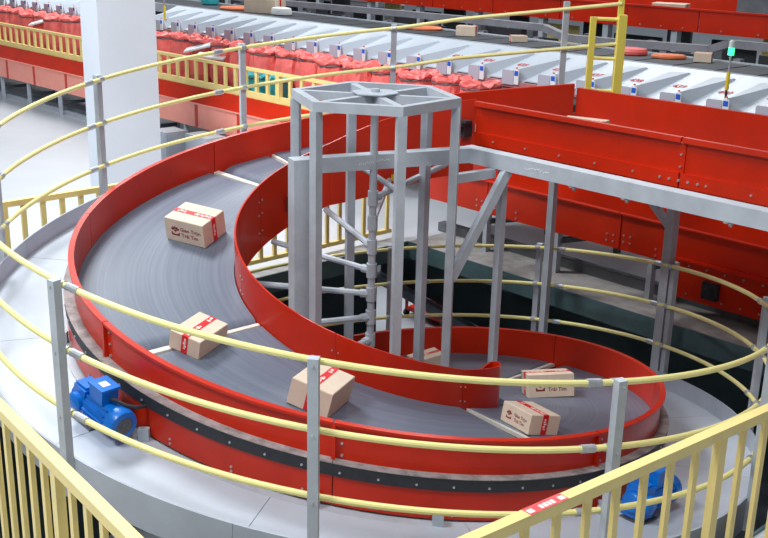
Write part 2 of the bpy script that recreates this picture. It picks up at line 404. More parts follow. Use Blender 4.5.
for t in posts:
    tr = radians(t); rad = Vector((cos(tr), sin(tr), 0)); tan = Vector((-sin(tr), cos(tr), 0))
    c = Vector((CO[0], CO[1], hz(tr))) + rad * (RR + 0.042)
    zt = RZ + 0.03; zb = -0.56
    MB().bar(c + Vector((0, 0, zb)), c + Vector((0, 0, zt)), 0.05, 0.046, rad).obj('post', STEEL, GR)
    for i in range(3):
        cl = MB(); p = c - rad * 0.042 + Vector((0, 0, RZ + RS * i)); up_ = tan * 0.02 + Vector((0, 0, 0.02 * HC / RR))
        cl.tube([p - up_, p + up_], 0.0225, 8)
        cl.bar(p + rad * 0.012, p + rad * 0.03, 0.03, 0.02)
        cl.obj('rail_clamp', GALV, GR, True)['kind'] = 'stuff'
        MB().knob(c + rad * 0.023 + Vector((0, 0, RZ + RS * i)), rad, 0.008, 0.008).obj('post_bolt', CHROME, GR)
for i in range(2):
    for q in (Vector((1.617, 2.444, 0.808)),):
        if i == 0: MB().bar(q + Vector((0.005, 0.05, 0.06)), q + Vector((0.005, 0.05, -0.75)), 0.05, 0.046, (0, 1, 0)).obj('post', STEEL, GR)
for t in (122.5, 150.5, 179.0, 235.6, 292.6, 351, 389.0, 411.5, 440):
    for i in range(3):
        if t in (235.6,) and i == 0 or True:
            p = []
            for d in (-0.85, 0, 0.85):
                x, y = P(RR, t + d); p.append((CO[0] + x, CO[1] + y, hz(radians(t + d)) + RZ + RS * i))
            MB().tube(p, 0.0215, 10).obj('coupling_sleeve', GALV, GR, True)

# ------------------------------------------------------------------ hexagonal tower
HX, HY, RH, PH, ZH = -0.020, 0.0, 0.572, radians(167.83), 0.4065
TW = thing('hexagonal_tower', 'tall grey hexagonal steel tower standing in the centre of the spiral', 'tower', (HX, HY, LZ))
cor = [Vector((HX + RH * cos(PH + k * pi / 3), HY + RH * sin(PH + k * pi / 3), 0)) for k in range(6)]
ctr = Vector((HX, HY, 0)); ZV = Vector((0, 0, 1))
for k in range(6):
    rad = (cor[k] - ctr).normalized()
    c = cor[k] - rad * 0.03
    MB().bar(c + ZV * LZ, c + ZV * (ZH - 0.06), 0.058, 0.058, rad).obj('leg', STEEL, TW)
    a, b = cor[k], cor[(k + 1) % 6]
    n = ((a + b) / 2 - ctr).normalized(); i1 = a - rad * 0.062; i2 = b - (b - ctr).normalized() * 0.062
    MB().hexa([a + ZV * (ZH - 0.062), b + ZV * (ZH - 0.062), i2 + ZV * (ZH - 0.062), i1 + ZV * (ZH - 0.062), a + ZV * ZH, b + ZV * ZH, i2 + ZV * ZH, i1 + ZV * ZH]).obj('ring_beam', STEEL, TW)
    MB().bar(ctr + rad * 0.02 + ZV * (ZH - 0.033), cor[k] - rad * 0.062 + ZV * (ZH - 0.033), 0.05, 0.056).obj('spoke', STEEL, TW)
h = MB()
hexp = [Vector((HX + 0.16 * cos(PH + k * pi / 3), HY + 0.16 * sin(PH + k * pi / 3), 0)) for k in range(6)]
h.add([p + ZV * (ZH + 0.001) for p in hexp] + [p + ZV * (ZH + 0.009) for p in hexp], [(5, 4, 3, 2, 1, 0), (6, 7, 8, 9, 10, 11)] + [(k, (k + 1) % 6, 6 + (k + 1) % 6, 6 + k) for k in range(6)])
h.obj('hub_plate', STEEL, TW)
MB().tube([ctr + ZV * (ZH + 0.009), ctr + ZV * (ZH + 0.03)], 0.03, 8).obj('hub_cap', STEEL, TW)

# ------------------------------------------------------------------ central pipe mast with arms carrying the inner wall
MS = thing('pipe_mast', 'grey clamped pipe mast with radiating pipe arms inside the hexagonal tower', 'mast', (HX, HY, LZ))
MB().tube([(HX, HY, LZ), (HX, HY, ZH - 0.06)], 0.027, 10).obj('pole', STEEL, MS, True)
for k, t in enumerate(range(52, 320, 30)):
    z = -0.664 + HC * radians(t - 112)
    tr = radians(t + 2); zz = z + 0.02
    d = Vector((cos(tr), sin(tr), 0)); p = Vector((HX, HY, zz)); 
    R_ = IR - 0.01
    q = Vector((R_ * cos(tr), R_ * sin(tr), zz + 0.03))
    if t == 52: q = Vector((0.60, 0.78, zz + 0.12))
    if t == 82: q = Vector((0.10, 1.02, zz + 0.06))
    arm = MB().tube([p + d * 0.03, q], 0.022, 8).obj('arm', STEEL, MS, True)
    MB().tube([p + ZV * -0.05, p + ZV * 0.05], 0.037, 10).obj('collar', STEEL, MS, True)
    MB().tube([p + d * 0.02, p + d * 0.075], 0.031, 8).obj('arm_socket', STEEL, arm, True)
MB().tube([(-0.235, 0.5, -0.12), (0.16, 0.02, -0.26)], 0.02, 8).obj('brace_pipe', STEEL, MS, True)

# ------------------------------------------------------------------ heavy grey support frame
SF = thing('support_frame', 'heavy grey box-beam frame running through the tower and out beside the red conveyor', 'frame', (-0.56, -0.247, LZ))
L0 = Vector((-0.56, -0.20, 0)); BD = Vector((0.662, 0.319, 0)); RE = BD + E1 * 4.6
zb = -0.05
MB().bar(L0 + ZV * zb, BD + ZV * zb, 0.10, 0.10).obj('beam', STEEL, SF)
MB().bar(BD + ZV * zb - E1 * 0.05, RE + ZV * zb, 0.10, 0.105).obj('beam', STEEL, SF)
c = L0 + Vector((0.055, 0, 0))
MB().bar(c + ZV * LZ, c + ZV * 0.001, 0.112, 0.112, (0.9, 0.43, 0)).obj('post', STEEL, SF)
MB().bar(W(0.50, 0.72, LZ), W(0.50, 0.72, zb - 0.05), 0.05, 0.05, E1).obj('post', STEEL, SF)
MB().bar(W(3.4, 0.72, LZ), W(3.4, 0.72, zb - 0.05), 0.075, 0.07, E1).obj('post', STEEL, SF)
MB().bar(W(0.56, 0.69, zb - 0.05), Vector((0.52, -0.11, -0.83)), 0.055, 0.06).obj('diagonal_brace', STEEL, SF)
MB().bar(Vector((0.50, -0.10, -0.135)), W(0.46, 0.66, -0.135), 0.05, 0.06).obj('tie_beam', STEEL, SF)
mk = MB(); rq = random.Random(3); bdir = (BD - L0).normalized(); bn = Vector((bdir.y, -bdir.x, 0))
for k in range(16):
    p = L0 + bdir * (0.46 + k * 0.014) + bn * 0.0505 + ZV * (-0.055 + k * 0.0012 + rq.uniform(-0.006, 0.006)); mk.bar(p, p + bdir * 0.007, 0.002, 0.009)
    p = W(0.88 + k * 0.013, 0.648, -0.045 + rq.uniform(-0.01, 0.01)); p = BD + E1 * (0.52 + k * 0.013) - E2 * 0.0505 + ZV * (-0.05 + rq.uniform(-0.01, 0.01)); mk.bar(p, p + E1 * 0.007, 0.002, 0.009)
mk.obj('stencil_marks', LABELW, SF)['kind'] = 'stuff'
m = MB()
for a in (0.42, 1.1, 1.5, 2.2): m.tube([W(a, 0.69, zb - 0.07), W(a, 0.69, zb - 0.045)], 0.02, 6); m.tube([W(a + 0.04, 0.66, zb - 0.075), W(a + 0.04, 0.70, zb - 0.045)], 0.012, 6)
m.obj('bolts', CHROME, SF)['kind'] = 'stuff'

# ------------------------------------------------------------------ upper straight conveyor on the right
UC = thing('upper_conveyor', 'upper red-sided straight conveyor feeding the spiral from the right edge', 'conveyor', tuple(W(2.5, 1.8, -0.3)))
cuts = [-0.25, 1.54, 3.45, 5.3]
ub = MB()
for a, b in zip(cuts[:-1], cuts[1:]):
    m = MB(); m.abox(a + 0.006, b - 0.006, 1.25, 1.262, -0.115, 0.212); m.abox(a + 0.006, b - 0.006, 1.218, 1.25, 0.2, 0.213); m.abox(a + 0.006, b - 0.006, 1.218, 1.222, 0.178, 0.2)
    m.obj('near_wall_panel', RED, UC)
    MB().abox(a + 0.006, b - 0.006, 1.236, 1.25, -0.115, -0.02).obj('foot_flange', RED, UC)
    MB().abox(b - 0.025, b + 0.025, 1.24, 1.25, -0.02, 0.199).obj('seam_cover', RED, UC)
    for da in (-0.14, -0.07, 0, 0.07, 0.14): ub.knob(W(b + da, 1.236, -0.07), -E2, 0.011, 0.01)
    for dz in (0.02, 0.1, 0.18): ub.knob(W(b, 1.24, dz), -E2, 0.009, 0.01)
    k = a + 0.2
    while k < b - 0.3: ub.knob(W(k, 1.236, -0.07), -E2, 0.009, 0.009); k += 0.31
for a, b in ((-0.2, 1.9), (1.9, 5.3)):
    m = MB(); m.abox(a + 0.004, b - 0.004, 2.42, 2.432, -0.115, 0.222); m.abox(a + 0.004, b - 0.004, 2.432, 2.46, 0.21, 0.222); m.obj('far_wall_panel', RED, UC)
MB().abox(-0.25, 5.3, 1.262, 2.42, -0.06, -0.03).obj('belt', BELT, UC)
MB().abox(-0.25, 5.3, 1.262, 2.42, -0.2, -0.06).obj('frame_pan', RED, UC)
MB().bar(W(0.70, 2.62, LZ), W(0.70, 2.62, -0.2), 0.085, 0.075, E1).obj('post', STEEL, UC)
MB().bar(W(0.40, 2.62, -0.55), W(0.67, 2.62, -0.80), 0.06, 0.05).obj('knee_brace', STEEL, UC)
MB().bar(W(-0.5, 2.6, LZ), W(-0.5, 2.6, -0.2), 0.06, 0.06, E1).obj('post', STEEL, UC)
MB().abox(-0.6, 5.3, 2.56, 2.66, -0.62, -0.55).obj('tie_beam', RED, UC)
MB().abox(-0.3, 5.3, 2.47, 2.49, -0.2, 0.0).obj('side_skirt', RED, UC)
ub.obj('bolts', CHROME, UC)['kind'] = 'stuff'
m = MB(); m.abox(-0.33, -0.27, 1.15, 1.24, -0.06, 0.05); m.abox(-0.36, -0.24, 1.13, 1.2, 0.05, 0.07); m.tube([W(-0.3, 1.2, 0.03), W(-0.3, 1.1, 0.03)], 0.03, 10)
m.obj('sensor_block', BLACK, UC)

# ------------------------------------------------------------------ lower straight conveyor on the right
LC = thing('lower_conveyor', 'lower red long conveyor on short legs beside the floor opening', 'conveyor', tuple(W(1.0, 3.7, FZ)))
lb = MB()
cuts = [-2.62, -1.75, -0.15, 1.75, 3.6, 5.4]
for i, (a, b) in enumerate(zip(cuts[:-1], cuts[1:])):
    m = MB(); m.abox(a + 0.005, b - 0.005, 3.15, 3.162, -1.29, -0.945); m.abox(a + 0.005, b - 0.005, 3.115, 3.15, -0.957, -0.945); m.obj('near_wall_panel', RED, LC)
    MB().abox(b - 0.02, b + 0.02, 3.14, 3.15, -1.28, -0.96).obj('seam_cover', RED, LC)
    for da in (-0.12, -0.05, 0.06, 0.13):
        for dz in (-1.17, -1.23): lb.knob(W(b + da, 3.15, dz + 0.02 * (da > 0)), -E2, 0.011, 0.01)
    lb.knob(W(a + 0.4, 3.15, -1.2), -E2, 0.011, 0.01); lb.knob(W(a + 0.4, 3.15, -1.26), -E2, 0.011, 0.01)
MB().abox(-2.6, 5.4, 3.62, 3.634, -1.29, -0.45).obj('far_wall_panel', RED, LC)
MB().abox(-2.6, 5.4, 3.162, 3.62, -1.2, -1.17).obj('belt', BELT, LC)
# drive housing with its bearing block
m = MB(); m.abox(0.50, 5.4, 3.10, 3.15, -1.55, -1.205); m.abox(0.50, 5.4, 3.07, 3.10, -1.217, -1.205); dh = m.obj('drive_housing', RED, LC)
for k in range(9):
    lb.knob(W(0.62 + k * 0.17, 3.10, -1.25), -E2, 0.011, 0.01); lb.knob(W(0.62 + k * 0.17, 3.10, -1.5), -E2, 0.011, 0.01)
m = MB(); m.abox(0.78, 0.93, 3.06, 3.10, -1.49, -1.34); m.tube([W(0.855, 3.07, -1.415), W(0.855, 3.02, -1.415)], [0.05, 0.035], 12)
for i in (-1, 1):
    for j in (-1, 1): m.knob(W(0.855 + i * 0.06, 3.06, -1.415 + j * 0.06), -E2, 0.014, 0.014)
m.obj('bearing_block', BLACK, LC)
for a in (-1.75, -0.85, 0.2, 2.2, 4.0):
    MB().bar(W(a, 3.19, FZ + 0.006), W(a, 3.19, -1.2), 0.07, 0.05, E1).obj('leg', STEEL, LC)
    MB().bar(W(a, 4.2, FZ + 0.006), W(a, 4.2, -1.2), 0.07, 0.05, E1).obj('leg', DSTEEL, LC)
    MB().bar(W(a, 3.2, -1.38), W(a, 4.2, -1.5), 0.05, 0.05).obj('cross_tie', DSTEEL, LC)
MB().abox(-2.6, 5.4, 3.36, 3.46, FZ + 0.006, FZ + 0.1).obj('floor_channel', DSTEEL, LC)
lb.obj('bolts', CHROME, LC)['kind'] = 'stuff'

# ------------------------------------------------------------------ gear motors on the deck
def gear_motor(t, R, label, spin=1):
    tr = radians(t); z = hz(tr) + ZP
    x, y = R * cos(tr), R * sin(tr)
    th_ = math.atan2(cos(tr), -sin(tr))
    o = thing('gear_motor', label, 'motor', (x, y, z), th_, 'blue gear motors on the deck')
    o.rotation_euler = (0, math.asin(-HC / R) , th_); o.scale = (1.04, 1.04, 1.04)
    X = Matrix.Rotation(pi / 2, 4, 'Y')
    zc = 0.125
    m = MB(); m.lathe([(0.068, -0.05), (0.074, -0.045), (0.074, 0.16), (0.068, 0.165)], 20, (0, 0, zc), X)
    bd = link('motor_body', m.mesh('motor_body', BLUE, True), o, True)
    for k in range(14):
        a = k * 2 * pi / 14
        if 0.9 < (a % (2 * pi)) < 2.2: continue
        mm = MB(); c_ = Vector((0.055, 0.078 * cos(a), zc + 0.078 * sin(a))); d_ = Vector((0, cos(a), sin(a)))
        mm.bar(c_ - Vector((0.095, 0, 0)), c_ + Vector((0.095, 0, 0)), 0.006, 0.016, d_)
        link('cooling_fin', mm.mesh('cooling_fin', BLUE), bd, True)
    m = MB(); m.lathe([(0.080, 0.165), (0.086, 0.17), (0.086, 0.215), (0.078, 0.235), (0.05, 0.24), (0.048, 0.236)], 24, (0, 0, zc), X)
    fc = link('fan_cover', m.mesh('fan_cover', BLUE, True), o, True)
    m = MB(); m.lathe([(0.048, 0.2365), (0.048, 0.2405), (0.018, 0.241)], 20, (0, 0, zc), X); m.lathe([(0.018, 0.241), (0.016, 0.246)], 12, (0, 0, zc), X)
    link('fan_grille', m.mesh('fan_grille', DSTEEL, True), fc, True)
    m = MB(); m.box(-0.02, 0.1, -0.05, 0.05, zc + 0.06, zc + 0.145); tb = link('terminal_box', m.mesh('terminal_box', BLUE), o, True)
    m = MB(); m.box(-0.028, 0.108, -0.057, 0.057, zc + 0.145, zc + 0.16); link('terminal_lid', m.mesh('terminal_lid', BLUE), tb, True)
    m = MB(); m.box(0.02, 0.07, -0.025, 0.02, zc + 0.16, zc + 0.1615); link('rating_plate', m.mesh('rating_plate', LABELW), tb, True)
    m = MB(); m.tube([(0.108, 0.0, zc + 0.10), (0.14, 0.01, zc + 0.105), (0.18, 0.04, zc + 0.085), (0.21, 0.09, zc + 0.07), (0.21, 0.15, zc + 0.06)], 0.011, 8); link('cable', m.mesh('cable', BLACK, True), tb, True)
    m = MB(); m.hexa([(-0.17, -0.06, zc - 0.09), (-0.05, -0.07, zc - 0.09), (-0.05, 0.07, zc - 0.09), (-0.17, 0.06, zc - 0.09), (-0.17, -0.05, zc + 0.08), (-0.05, -0.06, zc + 0.08), (-0.05, 0.06, zc + 0.08), (-0.17, 0.05, zc + 0.08)])
    gb = link('gearbox', m.mesh('gearbox', BLUE), o, True)
    m = MB(); m.box(-0.16, -0.06, -0.045, 0.045, zc + 0.08, zc + 0.095); link('gearbox_lid', m.mesh('gearbox_lid', BLUE), gb, True)
    m = MB(); m.lathe([(0.055, 0.05), (0.055, 0.085), (0.045, 0.095), (0.02, 0.1)], 16, (-0.115, 0, zc - 0.005), Matrix.Rotation(pi / 2, 4, 'X')); link('gearbox_cap', m.mesh('gearbox_cap', BLUE, True), gb, True)
    m = MB(); m.lathe([(0.05, -0.2), (0.058, -0.19), (0.058, -0.16)], 16, (0, 0, zc), X); link('input_flange', m.mesh('input_flange', BLUE, True), gb, True)
    m = MB(); m.box(-0.16, 0.02, -0.07, 0.07, 0.0, 0.014); m.box(-0.15, -0.06, -0.05, 0.05, 0.014, zc - 0.09); link('foot_plate', m.mesh('foot_plate', DSTEEL), o, True)
    m = MB(); m.box(-0.1, 0.14, 0.055, 0.1, 0.0, zc - 0.03); link('mount_bracket', m.mesh('mount_bracket', GALV), o, True)
    return o
gear_motor(226.0, 2.20, 'blue gear motor with cooling fan on the deck beside the left post')
gear_motor(315.5, 2.24, 'blue gear motor half hidden behind the yellow slats at lower right')

# ------------------------------------------------------------------ cardboard boxes
def logo_mesh(s):
    m = MB()
    def disc(cx, cy, rx, ry, rot=0, n=10):
        vs = [(0, 0, 0)]; 
        vs = [(cx + rx * cos(k * 2 * pi / n) * cos(rot) - ry * sin(k * 2 * pi / n) * sin(rot), cy + rx * cos(k * 2 * pi / n) * sin(rot) + ry * sin(k * 2 * pi / n) * cos(rot), 0) for k in range(n)]
        m.add(vs, [tuple(range(n))])
    for k in range(5):
        a = radians(25 + k * 32.5); disc(0.36 * s * cos(a), 0.08 * s + 0.30 * s * sin(a), 0.17 * s, 0.10 * s, a)
    disc(-0.07 * s, 0.09 * s, 0.09 * s, 0.09 * s); disc(0.07 * s, 0.09 * s, 0.09 * s, 0.09 * s)
    m.add([(-0.15 * s, 0.06 * s, 0), (0, -0.12 * s, 0), (0.15 * s, 0.06 * s, 0)], [(0, 1, 2)])
    m.add([(-0.48 * s, -0.1 * s, 0), (-0.38 * s, -0.1 * s, 0), (-0.25 * s, -0.28 * s, 0), (0.25 * s, -0.28 * s, 0), (0.38 * s, -0.1 * s, 0), (0.48 * s, -0.1 * s, 0), (0.46 * s, -0.45 * s, 0), (-0.46 * s, -0.45 * s, 0)], [(0, 7, 2, 1), (2, 7, 6, 3), (3, 6, 5, 4)])
    return m
def frame(o, r, u): # matrix with local x=r, y=u
    r = Vector(r); u = Vector(u); n = r.cross(u)
    return Matrix(((r.x, u.x, n.x, o[0]), (r.y, u.y, n.y, o[1]), (r.z, u.z, n.z, o[2]), (0, 0, 0, 1)))
def put(name, me, parent, M):
    o = link(name, me, parent, True); o.matrix_local = M; return o
def cardboard_box(label, w, d, h, tape='Y', logo='X', M=None, group='parcels on the conveyor'):
    o = thing('cardboard_box', label, 'box', group=group); o.matrix_world = M; 
    e = 0.004
    m = MB()   # slightly chamfered carton
    for z0, z1, k in ((0, h, 0),):
        vs = []
        for zz, ins in ((0, e), (e, 0), (h - e, 0), (h, e)):
            X_, Y_ = w / 2 - ins, d / 2 - ins
            vs += [(-X_, -Y_, zz), (X_, -Y_, zz), (X_, Y_, zz), (-X_, Y_, zz)]
        fs = [(3, 2, 1, 0), (12, 13, 14, 15)]
        for q in range(3):
            for k2 in range(4): a = q * 4 + k2; b = q * 4 + (k2 + 1) % 4; fs.append((a, b, b + 4, a + 4))
        m.add(vs, fs)
    put('carton', m.mesh('carton', CARD), o, Matrix())
    tw = 0.045; dr = h * 0.97; g = 0.0012
    m = MB()
    if tape == 'Y':
        m.box(-tw / 2, tw / 2, -d / 2 - g, d / 2 + g, h, h + g); m.box(-tw / 2, tw / 2, -d / 2 - g, -d / 2, h - dr, h); m.box(-tw / 2, tw / 2, d / 2, d / 2 + g, h - dr, h)
    else:
        m.box(-w / 2 - g, w / 2 + g, -tw / 2, tw / 2, h, h + g); m.box(-w / 2 - g, -w / 2, -tw / 2, tw / 2, h - dr, h); m.box(w / 2, w / 2 + g, -tw / 2, tw / 2, h - dr, h)
    tp = put('tape', m.mesh('tape', TAPE), o, Matrix())
    # broken white print along the tape
    pr = MB(); L = d if tape == 'Y' else w; k = -L / 2 + 0.02; i = 0
    while k < L / 2 - 0.03:
        ln = (0.012, 0.006, 0.02, 0.009)[i % 4]
        y0 = -tw * 0.28 + (i % 3) * 0.004; y1 = tw * 0.25 - (i % 2) * 0.006
        if (i // 4) % 3 != 2:
            if tape == 'Y': pr.box(y0, y1, k, k + ln, h + g, h + g * 1.5)
            else: pr.box(k, k + ln, y0, y1, h + g, h + g * 1.5)
        k += ln + 0.006; i += 1
    k = 0.02; i = 0
    while k < h * 0.75:
        ln = (0.01, 0.006, 0.014)[i % 3]; y0 = -tw * 0.26 + (i % 2) * 0.004; y1 = tw * 0.25 - (i % 3) * 0.004
        if h * .25 < k:
            if tape == 'Y': pr.box(y0, y1, -d / 2 - g * 1.5, -d / 2 - g, k, k + ln)
            else: pr.box(-w / 2 - g * 1.5, -w / 2 - g, y0, y1, k, k + ln)
        k += ln + 0.005; i += 1
    put('tape_print', pr.mesh('tape_print', TAPEW), tp, Matrix())['kind'] = 'stuff'
    if logo:
        s = h * 0.42
        if logo == 'X': F = frame((-w / 2 - 0.001, 0, h * 0.47), (0, -1, 0), (0, 0, 1)); span = d
        else: F = frame((0, -d / 2 - 0.001, h * 0.47), (1, 0, 0), (0, 0, 1)); span = w
        put('logo', logo_mesh(s).mesh('logo', PRINT), o, F @ Matrix.Translation((-span * 0.24, 0, 0)))
        fs = h * 0.23
        put('lettering', text_mesh('Giao Trọn', fs, PRINT), o, F @ Matrix.Translation((span * 0.16, fs * 0.55, 0)))
        put('lettering', text_mesh('Trái Tim', fs, PRINT), o, F @ Matrix.Translation((span * 0.13, -fs * 0.55, 0)))
    return o
def belt_frame(r, t, yaw):
    tr = radians(t)
    c = Vector((r * cos(tr), r * sin(tr), hz(tr) + HB_ + 0.001))
    rad = Vector((cos(tr), sin(tr), 0)); tan = Vector((-sin(tr), cos(tr), HC / r)).normalized(); n = rad.cross(tan)
    ex = Vector((1, 0, 0)); ex = (ex - n * ex.dot(n)).normalized(); ey = n.cross(ex); yr = radians(yaw)
    X = ex * cos(yr) + ey * sin(yr); Y = -ex * sin(yr) + ey * cos(yr)
    return Matrix(((X.x, Y.x, n.x, c.x), (X.y, Y.y, n.y, c.y), (X.z, Y.z, n.z, c.z), (0, 0, 0, 1)))
cardboard_box('printed cardboard box riding highest on the curved belt at upper left', 0.253, 0.331, 0.178, 'Y', 'X', belt_frame(1.305, 166.9, 62.5))
cardboard_box('flat cardboard box with red tape lying across the cream belt joint', 0.295, 0.215, 0.122, 'X', None, belt_frame(1.442, 222.4, 63.4))
cardboard_box('tilted cardboard box behind the middle front guardrail post', 0.317, 0.261, 0.165, 'X', None, belt_frame(1.377, 256.9, 67.3))
cardboard_box('low printed cardboard box with red tape beside the lower right wall', 0.231, 0.289, 0.128, 'Y', 'X', belt_frame(1.358, 316.8, 29.6))
cardboard_box('dim printed cardboard box cut by the top yellow rail at lower right', 0.343, 0.223, 0.173, 'X', 'Y', belt_frame(1.340, 371.6, 5.2))
cardboard_box('cardboard box half hidden behind the end of the inner red wall', 0.26, 0.24, 0.17, 'X', None, belt_frame(1.50, 431.0, 20))
cardboard_box('pale cardboard box peeking above the side of the upper red conveyor', 0.34, 0.24, 0.10, 'X', None, Matrix.Translation(W(0.25, 1.93, -0.029)) @ Matrix.Rotation(radians(-30), 4, 'Z'))

# ------------------------------------------------------------------ yellow fences around the opening
def fence(label, p, q, height, pitch, slat, rail_w=0.05, rail_h=0.045, base=0.07, toe=0, post_every=9, group=None, m=YFENCE, z0=0.0):
    p = Vector(p); q = Vector(q); d = q - p; L = d.length; rz = math.atan2(d.y, d.x)
    o = thing('slat_fence', label, 'fence', tuple(p), rz, group)
    put('top_rail', MB().box(0, L, -rail_w / 2, rail_w / 2, height - rail_h, height).mesh('top_rail', m), o, Matrix())
    put('bottom_rail', MB().box(0, L, -rail_w / 2, rail_w / 2, base, base + (toe or 0.04)).mesh('bottom_rail', m), o, Matrix())
    sm = MB().box(-slat / 2, slat / 2, -slat * 0.32, slat * 0.32, base + (toe or 0.04), height - rail_h).mesh('slat', m)
    pm = MB().box(-slat * 0.75, slat * 0.75, -slat * 0.6, slat * 0.6, z0, height - rail_h).mesh('post', m)
    n = int(L / pitch)
    for i in range(n + 1):
        isp = i % post_every == post_every // 2
        put('post' if isp else 'slat', pm if isp else sm, o, Matrix.Translation((0.03 + i * pitch, 0, 0)))
    return o
YB = 0.0
fence('yellow slatted fence on the far left edge of the floor opening', W(-2.72, -3.6, FZ), W(-2.72, 2.75, FZ), 1.05, 0.165, 0.04)
fr = fence('yellow slatted fence crossing the lower right corner with a red sticker', W(2.84, -3.02, FZ), W(3.16, 0.73, FZ), 1.05, 0.178, 0.034, 0.05, 0.05)
fence('yellow slatted fence crossing the lower left corner', W(-1.92, -2.775, FZ), W(2.76, -3.175, FZ), 1.05, 0.150, 0.034, 0.05, 0.05)
m = MB(); m.box(1.10, 1.31, -0.026, 0.0262, 1.0501, 1.0512); st = put('sticker', m.mesh('sticker', TAPE), fr, Matrix()); st['label'] = 'red sticker with white print'
m = MB()
for x_, w_ in ((1.105, .03), (1.17, .016), (1.19, .02), (1.214, .014), (1.232, .018), (1.275, .03)): m.box(x_, x_ + w_, -0.016, 0.010, 1.0512, 1.0516)
put('sticker_print', m.mesh('sticker_print', TAPEW), st, Matrix())['kind'] = 'stuff'

# ------------------------------------------------------------------ salmon-sided conveyor line behind, with its small fence
PC = thing('salmon_conveyor', 'long conveyor with salmon side panels and red upper strip behind the white column', 'conveyor', tuple(W(-10, 3.8, FZ)))
cuts = [-17.5, -16.2, -14.9, -13.4, -12.35, -11.2, -9.75, -8.4, -7.4, -6.4, -5.4, -4.3]
for a, b in zip(cuts[:-1], cuts[1:]):
    MB().abox(a + 0.035, b - 0.035, 3.45, 3.465, -1.275, -0.94).obj('side_panel', PINK, PC)
    MB().abox(b - 0.035, b + 0.035, 3.445, 3.47, -1.275, -0.94).obj('rib', RED, PC)
    MB().abox(a, b, 3.43, 3.47, -0.952, -0.935).obj('flange', PINK, PC)
    MB().hexa([W(a, 3.45, -0.935), W(b, 3.45, -0.935), W(b, 3.48, -0.935), W(a, 3.48, -0.935), W(a, 3.56, -0.74), W(b, 3.56, -0.74), W(b, 3.6, -0.74), W(a, 3.6, -0.74)]).obj('upper_strip', RED, PC)
    for bb in (3.5, 4.0):
        MB().bar(W(b - 0.35, bb, FZ), W(b - 0.35, bb, -1.27), 0.05, 0.05, E1).obj('leg', STEEL, PC)
    MB().bar(W(b - 0.35, 3.5, -1.48), W(b - 0.35, 4.0, -1.48), 0.04, 0.05).obj('cross_tie', DSTEEL, PC)
MB().abox(-17.5, -4.3, 3.47, 4.05, -1.26, -1.2).obj('pan', STEEL, PC)
for bb in (3.62, 3.82): MB().abox(-17.5, -4.3, bb, bb + 0.06, FZ, FZ + 0.07).obj('floor_channel', STEEL, PC)
fence('low yellow slatted fence along the top of the salmon conveyor', W(-17.5, 3.6, -0.745), W(-3.9, 3.6, -0.745), 0.40, 0.235, 0.05, 0.05, 0.04, 0.0, 0.09, 100)

# ------------------------------------------------------------------ sack row
tag(MB().abox(-17.5, -2.7, 4.0, 4.55, -1.05, -0.80).obj('sack_bench', BLACK), 'long dark bench under the row of hanging coral sacks', 'bench')
def sack_proto(seed, m):
    rnd = random.Random(seed); ph = [rnd.uniform(0, 6.28) for _ in range(6)]
    o = thing('sack', '', 'sack')
    prof = [(0.10, 0.0), (0.19, 0.0), (0.225, 0.12), (0.235, 0.3), (0.215, 0.48), (0.205, 0.57), (0.20, 0.60), (0.222, 0.625), (0.225, 0.645), (0.20, 0.665), (0.15, 0.67), (0.11, 0.655), (0.04, 0.64)]
    amp = [0.05, 0.06, 0.08, 0.09, 0.08, 0.06, 0.05, 0.1, 0.12, 0.15, 0.2, 0.25, 0.2]
    def wob(i, a): return 1 + amp[i] * (0.5 * sin(3 * a + ph[0] + i * 0.2) + 0.35 * sin(7 * a + ph[1] - i * 0.3) + 0.35 * sin(11 * a + ph[2] + i * 0.5))
    bg_ = MB().lathe(prof, 30, wob=wob); rj = random.Random(seed + 50)
    for q in range(len(bg_.v)):
        i_ = q // 30; x_, y_, z_ = bg_.v[q]; an = math.atan2(y_, x_)
        if i_ >= 6: z_ += 0.02 * sin(5 * an + ph[3]) * (1 if i_ > 7 else 0.3) + 0.012 * sin(9 * an + ph[4]) * (1 if i_ > 7 else 0.3) + rj.uniform(-0.014, 0.014)
        else: x_ += rj.uniform(-0.008, 0.008); y_ += rj.uniform(-0.008, 0.008)
        bg_.v[q] = (x_, y_, z_)
    put('bag', bg_.mesh('bag', m), o, Matrix())
    ring = MB().tube([(0.212 * cos(k * pi / 10), 0.212 * sin(k * pi / 10), 0.598) for k in range(21)], 0.009, 6)
    put('hoop', ring.mesh('hoop', DSTEEL, True), o, Matrix())
    return o
protos = [sack_proto(s, SACK) for s in range(5)] + [sack_proto(9, SACK2)]
used = set(); col_i = 0
NS = 28
for i in range(NS):
    a = -16.3 + 0.5 * i; b = 4.22 + random.uniform(-0.04, 0.04)
    k = random.randrange(5)
    if i < 2 or 9 <= i <= 13: continue
    teal = i in (19, 20, 5)
    o = protos[k] if k not in used else copy_tree(protos[k]); used.add(k)
    o.location = W(a, b, -0.80 + random.uniform(0, 0.02)); o.scale = (1.06, 1.06, 0.92); o.rotation_euler = (random.uniform(-.05, .05), random.uniform(-.05, .05), random.uniform(0, 6)); 
    o['group'] = 'coral sacks along the chute row'
    n = i - 14
    o['label'] = ('coral plastic sack under the chutes, %s to the right of the white column' % ORD[n]) if n >= 0 else ('coral plastic sack under the chutes, %s to the left of the white column' % ORD[8 - i])
for j, a in enumerate((-6.45, -6.05)):
    o = protos[5] if j == 0 else copy_tree(protos[5])
    o.location = W(a, 3.86, -0.98); o.scale = (0.85, 0.7, 0.78); o.rotation_euler = (0, 0, 1.3 * j)
    o['label'] = 'teal sack behind the low yellow fence, %s of the pair' % ('left' if j == 0 else 'right'); o['group'] = 'teal sacks behind the low fence'
